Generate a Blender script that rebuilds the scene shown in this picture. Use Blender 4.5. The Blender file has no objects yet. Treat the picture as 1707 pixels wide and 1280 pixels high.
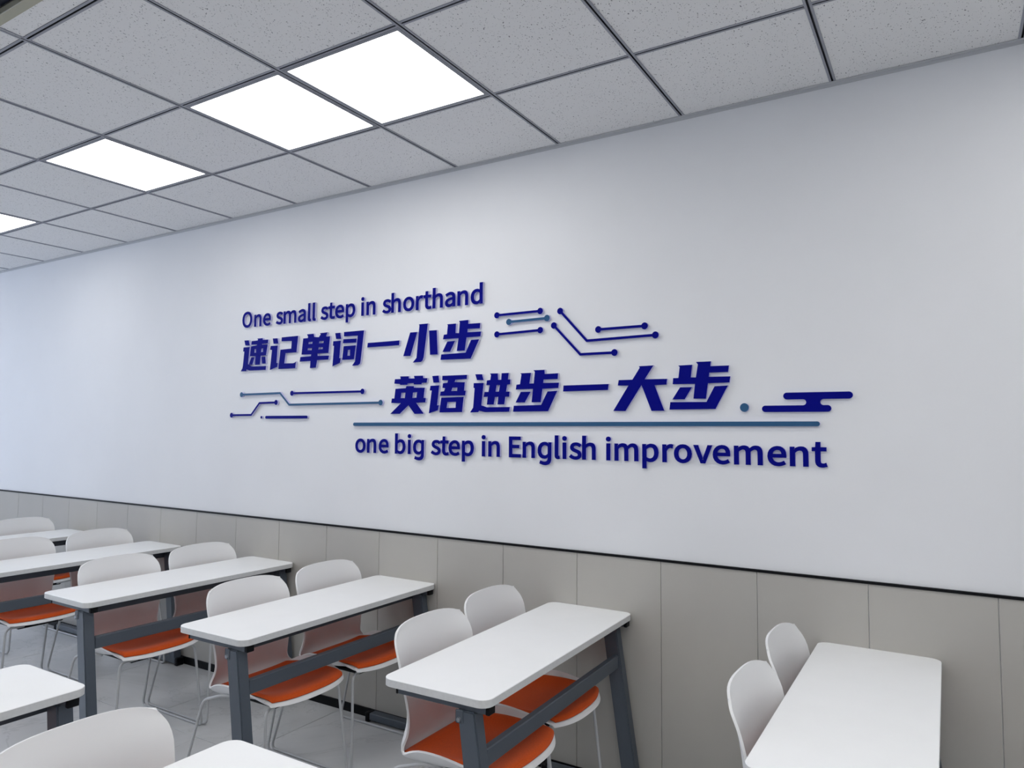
import bpy, bmesh, math, random
from mathutils import Vector, Matrix
random.seed(7)
SC = bpy.context.scene
COL = SC.collection
rad = math.radians

# ------------------------------------------------------------------ camera
# room axes: the lettered wall is the plane y = 0, the room lies at y < 0, x runs right along the wall, z = 0 is the floor
CAM_F, YAW, PITCH, ROLL = 1186.08, 0.5486, 0.0642, 0.0081
cam = bpy.data.cameras.new('camera')
cam.sensor_width = 36.0
cam.lens = CAM_F / 1707 * 36
cam.clip_start = 0.05
cam_ob = bpy.data.objects.new('camera', cam)
COL.objects.link(cam_ob)
fw = Vector((-math.sin(YAW) * math.cos(PITCH), math.cos(YAW) * math.cos(PITCH), math.sin(PITCH)))
r0 = Vector((math.cos(YAW), math.sin(YAW), 0))
u0 = r0.cross(fw)
cr, sr = math.cos(ROLL), math.sin(ROLL)
rt, up = cr * r0 + sr * u0, -sr * r0 + cr * u0
cam_ob.matrix_world = Matrix(((rt.x, up.x, -fw.x, 0.0), (rt.y, up.y, -fw.y, -2.95), (rt.z, up.z, -fw.z, 1.535), (0, 0, 0, 1)))
SC.camera = cam_ob

# ------------------------------------------------------------------ light
H = 2.895                      # ceiling height
XL, XR, YF = -9.5, 3.2, -6.6   # far left end wall, right end wall, wall behind the camera
SC.view_settings.view_transform = 'Standard'
SC.view_settings.look = 'None'
SC.view_settings.gamma = 1
SC.view_settings.use_curve_mapping = False
SC.view_settings.exposure = 0.85
LAMP = 3.55        # emission of the ceiling panels
DAY = 150.0        # daylight through the far window
SC.cycles.use_denoising = True
SC.cycles.max_bounces = 10
SC.cycles.diffuse_bounces = 7
SC.cycles.sample_clamp_indirect = 8
w = bpy.data.worlds.new('world')
SC.world = w
w.use_nodes = True
w.node_tree.nodes['Background'].inputs[0].default_value = (0.55, 0.7, 1.0, 1)
w.node_tree.nodes['Background'].inputs[1].default_value = 1.2
day = bpy.data.lights.new('window_daylight', 'AREA')
day.shape = 'RECTANGLE'
day.size, day.size_y = 4.4, 1.6
day.energy = DAY
day.color = (0.74, 0.83, 1.0)
day_ob = bpy.data.objects.new('window_daylight', day)
day_ob.location = (XL - 0.25, -3.3, 1.75)
day_ob.rotation_euler = (0, -math.pi / 2, 0)
COL.objects.link(day_ob)


# ------------------------------------------------------------------ helpers
def tag(o, label=None, cat=None, group=None, kind=None):
    if label: o['label'] = label
    if cat: o['category'] = cat
    if group: o['group'] = group
    if kind: o['kind'] = kind
    return o


def link(name, me, parent=None, mats=()):
    o = bpy.data.objects.new(name, me)
    COL.objects.link(o)
    if parent is not None: o.parent = parent
    for m in mats:
        if me is not None and m.name not in [x.name for x in me.materials if x]: me.materials.append(m)
    return o


def empty(name, loc, rz=0.0):
    o = bpy.data.objects.new(name, None)
    o.empty_display_size = 0.1
    o.location = loc
    o.rotation_euler.z = rz
    COL.objects.link(o)
    return o


def copy_tree(o, parent=None):
    kids = [c for c in COL.objects if c.parent == o]
    c = o.copy()
    COL.objects.link(c)
    c.parent = parent
    for k in kids: copy_tree(k, c)
    return c


def box_bm(bm, lo, hi, bev=0.0, mi=0, seg=1):
    r = bmesh.ops.create_cube(bm, size=1)
    vs = r['verts']
    for v in vs:
        v.co = Vector([(lo[i] + hi[i]) / 2 + v.co[i] * (hi[i] - lo[i]) for i in range(3)])
    fs = {f for v in vs for f in v.link_faces}
    for f in fs: f.material_index = mi
    if bev:
        es = list({e for v in vs for e in v.link_edges})
        bmesh.ops.bevel(bm, geom=es, offset=bev, segments=seg, affect='EDGES', profile=0.5)


def mesh(name, bm, smooth=False):
    me = bpy.data.meshes.new(name)
    bm.normal_update()
    bm.to_mesh(me)
    bm.free()
    if smooth:
        for p in me.polygons: p.use_smooth = True
    return me


def box(name, lo, hi, mat, parent=None, bev=0.0, seg=1):
    bm = bmesh.new()
    box_bm(bm, lo, hi, bev, 0, seg)
    return link(name, mesh(name, bm), parent, (mat,))


def tube_bm(bm, pts, r, seg=10, round_r=0.0, nround=5):
    P = [Vector(p) for p in pts]
    if round_r:
        Q = [P[0]]
        for a, b, c in zip(P, P[1:], P[2:]):
            d1, d2 = (a - b), (c - b)
            k = min(round_r, d1.length * .45, d2.length * .45)
            s, e = b + d1.normalized() * k, b + d2.normalized() * k
            for i in range(nround + 1):
                t = i / nround
                Q.append((1 - t) ** 2 * s + 2 * t * (1 - t) * b + t * t * e)
        Q.append(P[-1])
        P = Q
    rings = []
    n = None
    for i, p in enumerate(P):
        t = ((P[min(i + 1, len(P) - 1)] - P[max(i - 1, 0)])).normalized()
        if n is None:
            n = t.orthogonal().normalized()
        else:
            n = (n - t * n.dot(t)).normalized()
        b = t.cross(n)
        rings.append([bm.verts.new(p + r * (math.cos(2 * math.pi * k / seg) * n + math.sin(2 * math.pi * k / seg) * b)) for k in range(seg)])
    for A, B in zip(rings, rings[1:]):
        for k in range(seg):
            bm.faces.new((A[k], A[(k + 1) % seg], B[(k + 1) % seg], B[k]))
    bm.faces.new(rings[0][::-1])
    bm.faces.new(rings[-1])


def evaluated(me, mods):
    """mesh after modifiers"""
    o = bpy.data.objects.new('tmp', me)
    COL.objects.link(o)
    for typ, kw in mods:
        m = o.modifiers.new('m', typ)
        for k, v in kw.items(): setattr(m, k, v)
    bpy.context.view_layer.update()
    out = bpy.data.meshes.new_from_object(o.evaluated_get(bpy.context.evaluated_depsgraph_get()))
    bpy.data.objects.remove(o)
    for p in out.polygons: p.use_smooth = True
    return out


# ------------------------------------------------------------------ materials
def mat(name, col, rough=0.5, metal=0.0, noise=0.0, nscale=30, bump=0.0, bscale=200, spec=0.5, emit=None, sheen=0.0):
    m = bpy.data.materials.new(name)
    m.use_nodes = True
    nt = m.node_tree
    b = nt.nodes['Principled BSDF']
    b.inputs['Base Color'].default_value = (*col, 1)
    b.inputs['Roughness'].default_value = rough
    b.inputs['Metallic'].default_value = metal
    b.inputs['Specular IOR Level'].default_value = spec
    if sheen: b.inputs['Sheen Weight'].default_value = sheen
    if emit:
        b.inputs['Emission Color'].default_value = (*emit[0], 1)
        b.inputs['Emission Strength'].default_value = emit[1]
    tc = nt.nodes.new('ShaderNodeTexCoord')
    if noise:
        n = nt.nodes.new('ShaderNodeTexNoise')
        n.inputs['Scale'].default_value = nscale
        n.inputs['Detail'].default_value = 5
        nt.links.new(tc.outputs['Object'], n.inputs['Vector'])
        mx = nt.nodes.new('ShaderNodeMapRange')
        mx.inputs['From Min'].default_value = .3
        mx.inputs['From Max'].default_value = .7
        mx.inputs['To Min'].default_value = 1 - noise
        mx.inputs['To Max'].default_value = 1 + noise
        nt.links.new(n.outputs['Fac'], mx.inputs['Value'])
        h = nt.nodes.new('ShaderNodeVectorMath')
        h.operation = 'SCALE'
        h.inputs[0].default_value = col
        nt.links.new(mx.outputs[0], h.inputs['Scale'])
        nt.links.new(h.outputs[0], b.inputs['Base Color'])
    if bump:
        n2 = nt.nodes.new('ShaderNodeTexNoise')
        n2.inputs['Scale'].default_value = bscale
        n2.inputs['Detail'].default_value = 3
        nt.links.new(tc.outputs['Object'], n2.inputs['Vector'])
        bp = nt.nodes.new('ShaderNodeBump')
        bp.inputs['Strength'].default_value = bump
        bp.inputs['Distance'].default_value = 0.002
        nt.links.new(n2.outputs['Fac'], bp.inputs['Height'])
        nt.links.new(bp.outputs[0], b.inputs['Normal'])
    return m


M_WALL = mat('white_wall_paint', (.74, .75, .77), .6, noise=.012, nscale=3, bump=.08, bscale=120, spec=.3)
M_FARWALL = mat('fill_cut_grey_wall', (.55, .55, .56), .6, noise=.012, nscale=3)  # unseen wall kept darker than white to cut its fill light
M_PANEL = mat('grey_beige_wall_panel', (.430, .416, .385), .33, noise=.02, nscale=4, spec=.4)
M_BLACK = mat('black_trim_plastic', (.003, .0035, .005), .45, spec=.15)
M_GRID = mat('grey_ceiling_grid_metal', (.27, .28, .32), .45, metal=.0)
M_SLOT = mat('black_grid_slot', (.006, .007, .012), .6)
M_ANGLE = mat('grey_wall_angle', (.50, .51, .53), .5)
M_LFRAME = mat('grey_light_frame', (.22, .23, .26), .45)
M_TOP = mat('white_laminate', (.87, .88, .885), .38, noise=.01, nscale=8, spec=.4)
M_EDGE = mat('shaded_edge_band', (.62, .63, .63), .5, noise=.04, nscale=90)  # greyer than the tabletop: side shading put into the edge colour
M_STEEL = mat('blue_grey_powder_coated_steel', (.072, .088, .110), .42, bump=.03, bscale=600)
M_DARK = mat('dark_steel', (.035, .042, .055), .5)
M_SHELL = mat('white_chair_plastic', (.78, .785, .79), .4, bump=.05, bscale=900, spec=.4)
M_SEAT = mat('orange_seat_fabric', (.62, .085, .010), .85, noise=.10, nscale=260, bump=.25, bscale=700, spec=.2, sheen=.1)
M_WIRE = mat('white_painted_wire', (.48, .49, .50), .35)
M_NAVY = mat('navy_acrylic', (.0015, .0030, .190), .5, spec=.05)
M_TEAL = mat('steel_blue_acrylic', (.032, .100, .210), .45, spec=.10)
M_CORE = mat('pale_lettering_core', (.50, .50, .74), .5)
M_BEIGE = mat('beige_painted_frame', (.36, .35, .27), .5)
M_NIGHT = mat('dark_navy_grille', (.012, .014, .03), .5)
M_GROUT = mat('dark_floor_grout', (.02, .02, .022), .9)
M_GLOW = mat('lit_diffuser', (.8, .8, .8), .5, emit=((1.0, .985, .965), LAMP))
M_PLAS = mat('pale_roof_slab', (.5, .5, .5), .8)
M_SILVER = mat('zinc_bolt', (.35, .37, .40), .35, metal=.9)
M_WFRAME = mat('grey_window_frame', (.3, .3, .32), .5)


def ceiling_tile_material():
    m = mat('fissured_mineral_fibre_tile', (.735, .735, .735), .9)
    nt = m.node_tree
    b = nt.nodes['Principled BSDF']
    tc = nt.nodes.new('ShaderNodeNewGeometry')
    n = nt.nodes.new('ShaderNodeTexNoise'); n.inputs['Scale'].default_value = 25; n.inputs['Detail'].default_value = 3
    vm = nt.nodes.new('ShaderNodeVectorMath'); vm.operation = 'MULTIPLY_ADD'
    vm.inputs[1].default_value = (.03, .03, .0)
    nt.links.new(tc.outputs['Position'], n.inputs['Vector'])
    nt.links.new(n.outputs['Color'], vm.inputs[0])
    nt.links.new(tc.outputs['Position'], vm.inputs[2])
    cols = []
    for sc_, lo, hi, off in ((95, .12, .19, 0.0), (170, .12, .20, 3.1)):
        v = nt.nodes.new('ShaderNodeTexVoronoi'); v.voronoi_dimensions = '3D'; v.inputs['Scale'].default_value = sc_
        mp = nt.nodes.new('ShaderNodeMapping'); mp.inputs['Location'].default_value = (off, off, 0)
        mp.inputs['Rotation'].default_value = (0, 0, .5 + off)
        mp.inputs['Scale'].default_value = (1, .62, 1)
        nt.links.new(vm.outputs[0], mp.inputs['Vector'])
        nt.links.new(mp.outputs[0], v.inputs['Vector'])
        # only some cells carry a pinhole
        wn = nt.nodes.new('ShaderNodeMath'); wn.operation = 'GREATER_THAN'; wn.inputs[1].default_value = .30
        sp = nt.nodes.new('ShaderNodeSeparateColor')
        nt.links.new(v.outputs['Color'], sp.inputs[0]); nt.links.new(sp.outputs[0], wn.inputs[0])
        mr = nt.nodes.new('ShaderNodeMapRange'); mr.inputs['From Min'].default_value = lo; mr.inputs['From Max'].default_value = hi
        mr.inputs['To Min'].default_value = 1; mr.inputs['To Max'].default_value = 0
        nt.links.new(v.outputs['Distance'], mr.inputs['Value'])
        ml = nt.nodes.new('ShaderNodeMath'); ml.operation = 'MULTIPLY'
        nt.links.new(mr.outputs[0], ml.inputs[0]); nt.links.new(wn.outputs[0], ml.inputs[1])
        cols.append(ml)
    mxm = nt.nodes.new('ShaderNodeMath'); mxm.operation = 'MAXIMUM'
    nt.links.new(cols[0].outputs[0], mxm.inputs[0]); nt.links.new(cols[1].outputs[0], mxm.inputs[1])
    mix = nt.nodes.new('ShaderNodeMix'); mix.data_type = 'RGBA'
    mix.inputs[6].default_value = (.735, .735, .735, 1); mix.inputs[7].default_value = (.17, .17, .185, 1)
    nt.links.new(mxm.outputs[0], mix.inputs[0])
    nt.links.new(mix.outputs[2], b.inputs['Base Color'])
    bp = nt.nodes.new('ShaderNodeBump'); bp.invert = True; bp.inputs['Strength'].default_value = .4; bp.inputs['Distance'].default_value = .002
    nt.links.new(mxm.outputs[0], bp.inputs['Height']); nt.links.new(bp.outputs[0], b.inputs['Normal'])
    return m


def floor_material():
    m = mat('polished_grey_marble_tile', (.40, .41, .42), .16, spec=.5)
    nt = m.node_tree
    b = nt.nodes['Principled BSDF']
    g = nt.nodes.new('ShaderNodeNewGeometry')
    n1 = nt.nodes.new('ShaderNodeTexNoise'); n1.inputs['Scale'].default_value = 1.1; n1.inputs['Detail'].default_value = 8
    n1.inputs['Roughness'].default_value = .6; n1.inputs['Distortion'].default_value = 1.2
    nt.links.new(g.outputs['Position'], n1.inputs['Vector'])
    r = nt.nodes.new('ShaderNodeValToRGB')
    e = r.color_ramp.elements
    e[0].position, e[0].color = .32, (.54, .55, .555, 1)
    e[1].position, e[1].color = .62, (.66, .67, .68, 1)
    k = r.color_ramp.elements.new(.495); k.color = (.61, .62, .63, 1)
    k = r.color_ramp.elements.new(.503); k.color = (.52, .53, .54, 1)
    k = r.color_ramp.elements.new(.512); k.color = (.615, .625, .635, 1)
    nt.links.new(n1.outputs['Fac'], r.inputs[0])
    nt.links.new(r.outputs[0], b.inputs['Base Color'])
    return m


M_TILE = ceiling_tile_material()
M_FLOOR = floor_material()

# ------------------------------------------------------------------ room shell
PW, PX0, TRIM = 0.3947, -6.5779, 0.990
wall_back = tag(box('wall_back', (XL - .2, 0, 0), (XR + .2, .2, H + .25), M_WALL), kind='structure')
wall_right = tag(box('wall_right', (XR, YF, 0), (XR + .2, 0, H + .25), M_WALL), kind='structure')
wall_front = tag(box('wall_front', (XL - .2, YF - .2, 0), (XR + .2, YF, H + .25), M_FARWALL), kind='structure')
bm = bmesh.new()
for lo, hi in (((XL - .2, YF, 0), (XL, 0, .95)), ((XL - .2, YF, 2.55), (XL, 0, H + .25)),
               ((XL - .2, -1.1, .95), (XL, 0, 2.55)), ((XL - .2, YF, .95), (XL, -5.5, 2.55))):
    box_bm(bm, lo, hi)
wall_left = tag(link('wall_left', mesh('wall_left', bm), None, (M_WALL,)), kind='structure')
win = tag(empty('window_1', (XL - .1, -3.3, 1.75)), kind='structure')
bm = bmesh.new()
for yy in (-2.2, -.73, .73, 2.2): box_bm(bm, (-.04, yy - .03, -.8), (.04, yy + .03, .8))
for zz in (-.77, .77): box_bm(bm, (-.04, -2.2, zz - .03), (.04, 2.2, zz + .03))
link('window_frame', mesh('window_frame', bm), win, (M_WFRAME,))
gm = bpy.data.materials.new('window_glass'); gm.use_nodes = True
nt = gm.node_tree; nt.nodes.remove(nt.nodes['Principled BSDF'])
t_ = nt.nodes.new('ShaderNodeBsdfTransparent'); g_ = nt.nodes.new('ShaderNodeBsdfGlossy'); x_ = nt.nodes.new('ShaderNodeMixShader')
g_.inputs['Roughness'].default_value = .02; x_.inputs[0].default_value = .06
nt.links.new(t_.outputs[0], x_.inputs[1]); nt.links.new(g_.outputs[0], x_.inputs[2])
nt.links.new(x_.outputs[0], nt.nodes['Material Output'].inputs[0])
for yy in (-1.465, 0, 1.465): box('window_pane', (-.004, yy - .70, -.74), (.004, yy + .70, .74), gm, win)

# wainscot panels, their black cap, the black skirting
me_panel = None
k0 = int(math.floor((XL - PX0) / PW)); k1 = int(math.ceil((XR - PX0) / PW))
bm = bmesh.new(); box_bm(bm, (.0011, -.006, .044), (PW - .0011, -.0003, TRIM - .008), .0008)
me_panel = mesh('panel', bm)
for k in range(k0 + 1, k1 - 1):
    o = link('panel', me_panel, wall_back, (M_PANEL,)); o.location = (PX0 + PW * k, 0, 0)
tag(box('trim_1', (XL, -.011, TRIM - .008), (XR, -.0003, TRIM + .002), M_BLACK), kind='structure')
tag(box('baseboard_back', (XL, -.014, .0), (XR, -.0003, .045), M_BLACK), kind='structure')

# floor tiles 0.8 m
floor = tag(box('floor', (XL - .2, YF - .2, -.12), (XR + .2, .2, -.004), M_GROUT), kind='structure')
fx = [-3.677 + .8 * k for k in range(-7, 9)]
fy = [-.655 - .8 * k for k in range(-1, 8)]
fx = [XL] + [x for x in fx if XL < x < XR] + [XR]
fy = [0] + [y for y in fy if YF < y < 0] + [YF]
cache = {}
for x0, x1 in zip(fx, fx[1:]):
    for y1, y0 in zip(fy, fy[1:]):
        key = (round(x1 - x0, 3), round(y1 - y0, 3))
        if key not in cache:
            bm = bmesh.new(); box_bm(bm, (.0016, .0016, -.0035), (key[0] - .0016, key[1] - .0016, 0), .0006)
            cache[key] = mesh('floor_tile', bm)
        o = link('floor_tile', cache[key], floor, (M_FLOOR,)); o.location = (x0, y0, 0)

# ceiling: slab, lay-in tiles, slotted grid bars, wall angle
ceiling = tag(box('ceiling', (XL - .2, YF - .2, H + .06), (XR + .2, .2, H + .25), M_PLAS), kind='structure')
GX0 = -2.144
gx = [GX0 + .6 * k for k in range(-12, 9)]
gx = [XL] + [x for x in gx if XL + .05 < x < XR - .05] + [XR]
gy = [0, -.5907, -1.1777, -1.777] + [-1.777 - .6 * k for k in range(1, 9)]
gy = [y for y in gy if y > YF + .05] + [YF]
LIGHTS = {(0, 1): 'square ceiling light panel nearest the camera, above the word shorthand',
          (-1, 1): 'square ceiling light panel adjoining the far side of the nearest one',
          (-3, 1): 'square ceiling light panel standing alone, one tile left of the lit pair',
          (-6, 1): 'square ceiling light panel cut by the left edge of the photo'}
for c in (4, 6): LIGHTS[(c, 1)] = None  # unseen panels from here on, added to brighten the wall and room
for c in (2, 3, 5): LIGHTS[(c, 3)] = None
for c in (-10, ): LIGHTS[(c, 1)] = None
for c in (-10, -8, -5, -3, -1, 1, 3, 5): LIGHTS[(c, 5)] = None
for c in (-8, -4, -2, 0, 2, 4): LIGHTS[(c, 7)] = None
VENT = {(-2, 3), (-1, 3)}
off_label = 'added square ceiling light panel, unseen, to brighten the wall'


def light_panel(x0, y0, wx, wy, label):
    t = empty('ceiling_light', (x0 + wx / 2, y0 + wy / 2, H + .002))
    tag(t, label or off_label, 'ceiling light', 'square light panels set in the ceiling grid')
    a, b_ = wx / 2 - .0125, wy / 2 - .0125
    f = .0135
    bm = bmesh.new()
    for lo, hi in (((-a, -b_, -.003), (a, -b_ + f, .03)), ((-a, b_ - f, -.003), (a, b_, .03)), ((-a, -b_ + f, -.003), (-a + f, b_ - f, .03)), ((a - f, -b_ + f, -.003), (a, b_ - f, .03))):
        box_bm(bm, lo, hi)
    link('light_frame', mesh('light_frame', bm), t, (M_LFRAME,))
    box('diffuser', (-a + f, -b_ + f, -.001), (a - f, b_ - f, .006), M_GLOW, t)


cache = {}
for i in range(len(gx) - 1):
    for j in range(len(gy) - 1):
        x0, x1, y1, y0 = gx[i], gx[i + 1], gy[j], gy[j + 1]
        ci = round((x0 - GX0) / .6) if i else -99
        if (ci, j) in LIGHTS:
            light_panel(x0, y0, x1 - x0, y1 - y0, LIGHTS[(ci, j)]); continue
        if (ci, j) in VENT: continue
        key = (round(x1 - x0, 3), round(y1 - y0, 3))
        if key not in cache:
            bm = bmesh.new(); box_bm(bm, (.005, .005, .0022), (key[0] - .005, key[1] - .005, .016), .002)
            cache[key] = mesh('ceiling_tile', bm)
        o = link('ceiling_tile', cache[key], ceiling, (M_TILE,)); o.location = (x0, y0, H)


def bar_mesh(L, along):
    """slotted T bar: two flanges with a recessed dark channel, along x (0) or y (1)"""
    bm = bmesh.new()
    def b(l0, l1, w0, w1, z0, z1, mi):
        if along == 0: box_bm(bm, (l0, w0, z0), (l1, w1, z1), 0, mi)
        else: box_bm(bm, (w0, l0, z0), (w1, l1, z1), 0, mi)
    b(0, L, -.012, -.0035, 0, .002, 0); b(0, L, .0035, .012, 0, .002, 0)
    b(0, L, -.0045, -.0035, .002, .012, 1); b(0, L, .0035, .0045, .002, .012, 1)
    b(0, L, -.0045, .0045, .010, .012, 1)
    return mesh('grid_bar', bm)


cache = {}
for x in gx[1:-1]:                      # long bars run from the wall across the room
    if 'L' not in cache: cache['L'] = bar_mesh(-YF, 1)
    o = link('main_bar', cache['L'], ceiling, (M_GRID, M_SLOT)); o.location = (x, YF, H)
for y in gy[1:-1]:
    for x0, x1 in zip(gx, gx[1:]):
        k = round(x1 - x0, 3)
        if k not in cache: cache[k] = bar_mesh(k - .024, 0)
        o = link('cross_bar', cache[k], ceiling, (M_GRID, M_SLOT)); o.location = (x0 + .012, y, H)
bm = bmesh.new()
box_bm(bm, (XL, -.018, H - .0005), (XR, -.0003, H + .0012)); box_bm(bm, (XL, -.0022, H - .013), (XR, -.0003, H))
tag(link('trim_2', mesh('trim_2', bm), None, (M_ANGLE,)), kind='structure')

# dark grille with a beige rim at the top left corner of the photo
v = empty('ceiling_vent', (-2.744, -2.177, H))
tag(v, 'dark ceiling air grille with a beige rim in the top left corner', 'air vent')
bm = bmesh.new()
a, b1, b0 = .585, .311, -.19
for lo, hi in (((-a, b1 - .034, -.004), (a, b1, .02)), ((-a, b0, -.004), (a, b0 + .034, .02)), ((-a, b0 + .034, -.004), (-a + .034, b1 - .034, .02)), ((a - .034, b0 + .034, -.004), (a, b1 - .034, .02))):
    box_bm(bm, lo, hi, .002)
link('vent_frame', mesh('vent_frame', bm), v, (M_BEIGE,))
box('vent_backing', (-a + .03, b0 + .03, .03), (a - .03, b1 - .03, .04), M_NIGHT, v)
bm = bmesh.new(); box_bm(bm, (-a + .034, -.012, 0), (a - .034, .012, .003))
bmesh.ops.rotate(bm, verts=bm.verts, cent=(0, 0, 0), matrix=Matrix.Rotation(.6, 3, 'X'))
me_s = mesh('slat', bm)
for k in range(13):
    o = link('slat', me_s, v, (M_NIGHT,)); o.location = (0, b0 + .055 + k * .031, .010)
bm = bmesh.new()
box_bm(bm, (-1.2 + .612, .312, .0022), (.588, .388, .016), .001)
link('filler_strip', mesh('filler_strip', bm), v, (M_TILE,))
bm = bmesh.new()
box_bm(bm, (-1.2 + .612, -.19 - .0, .0022), (.588, -.189, .016), 0)
bm.free()
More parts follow.
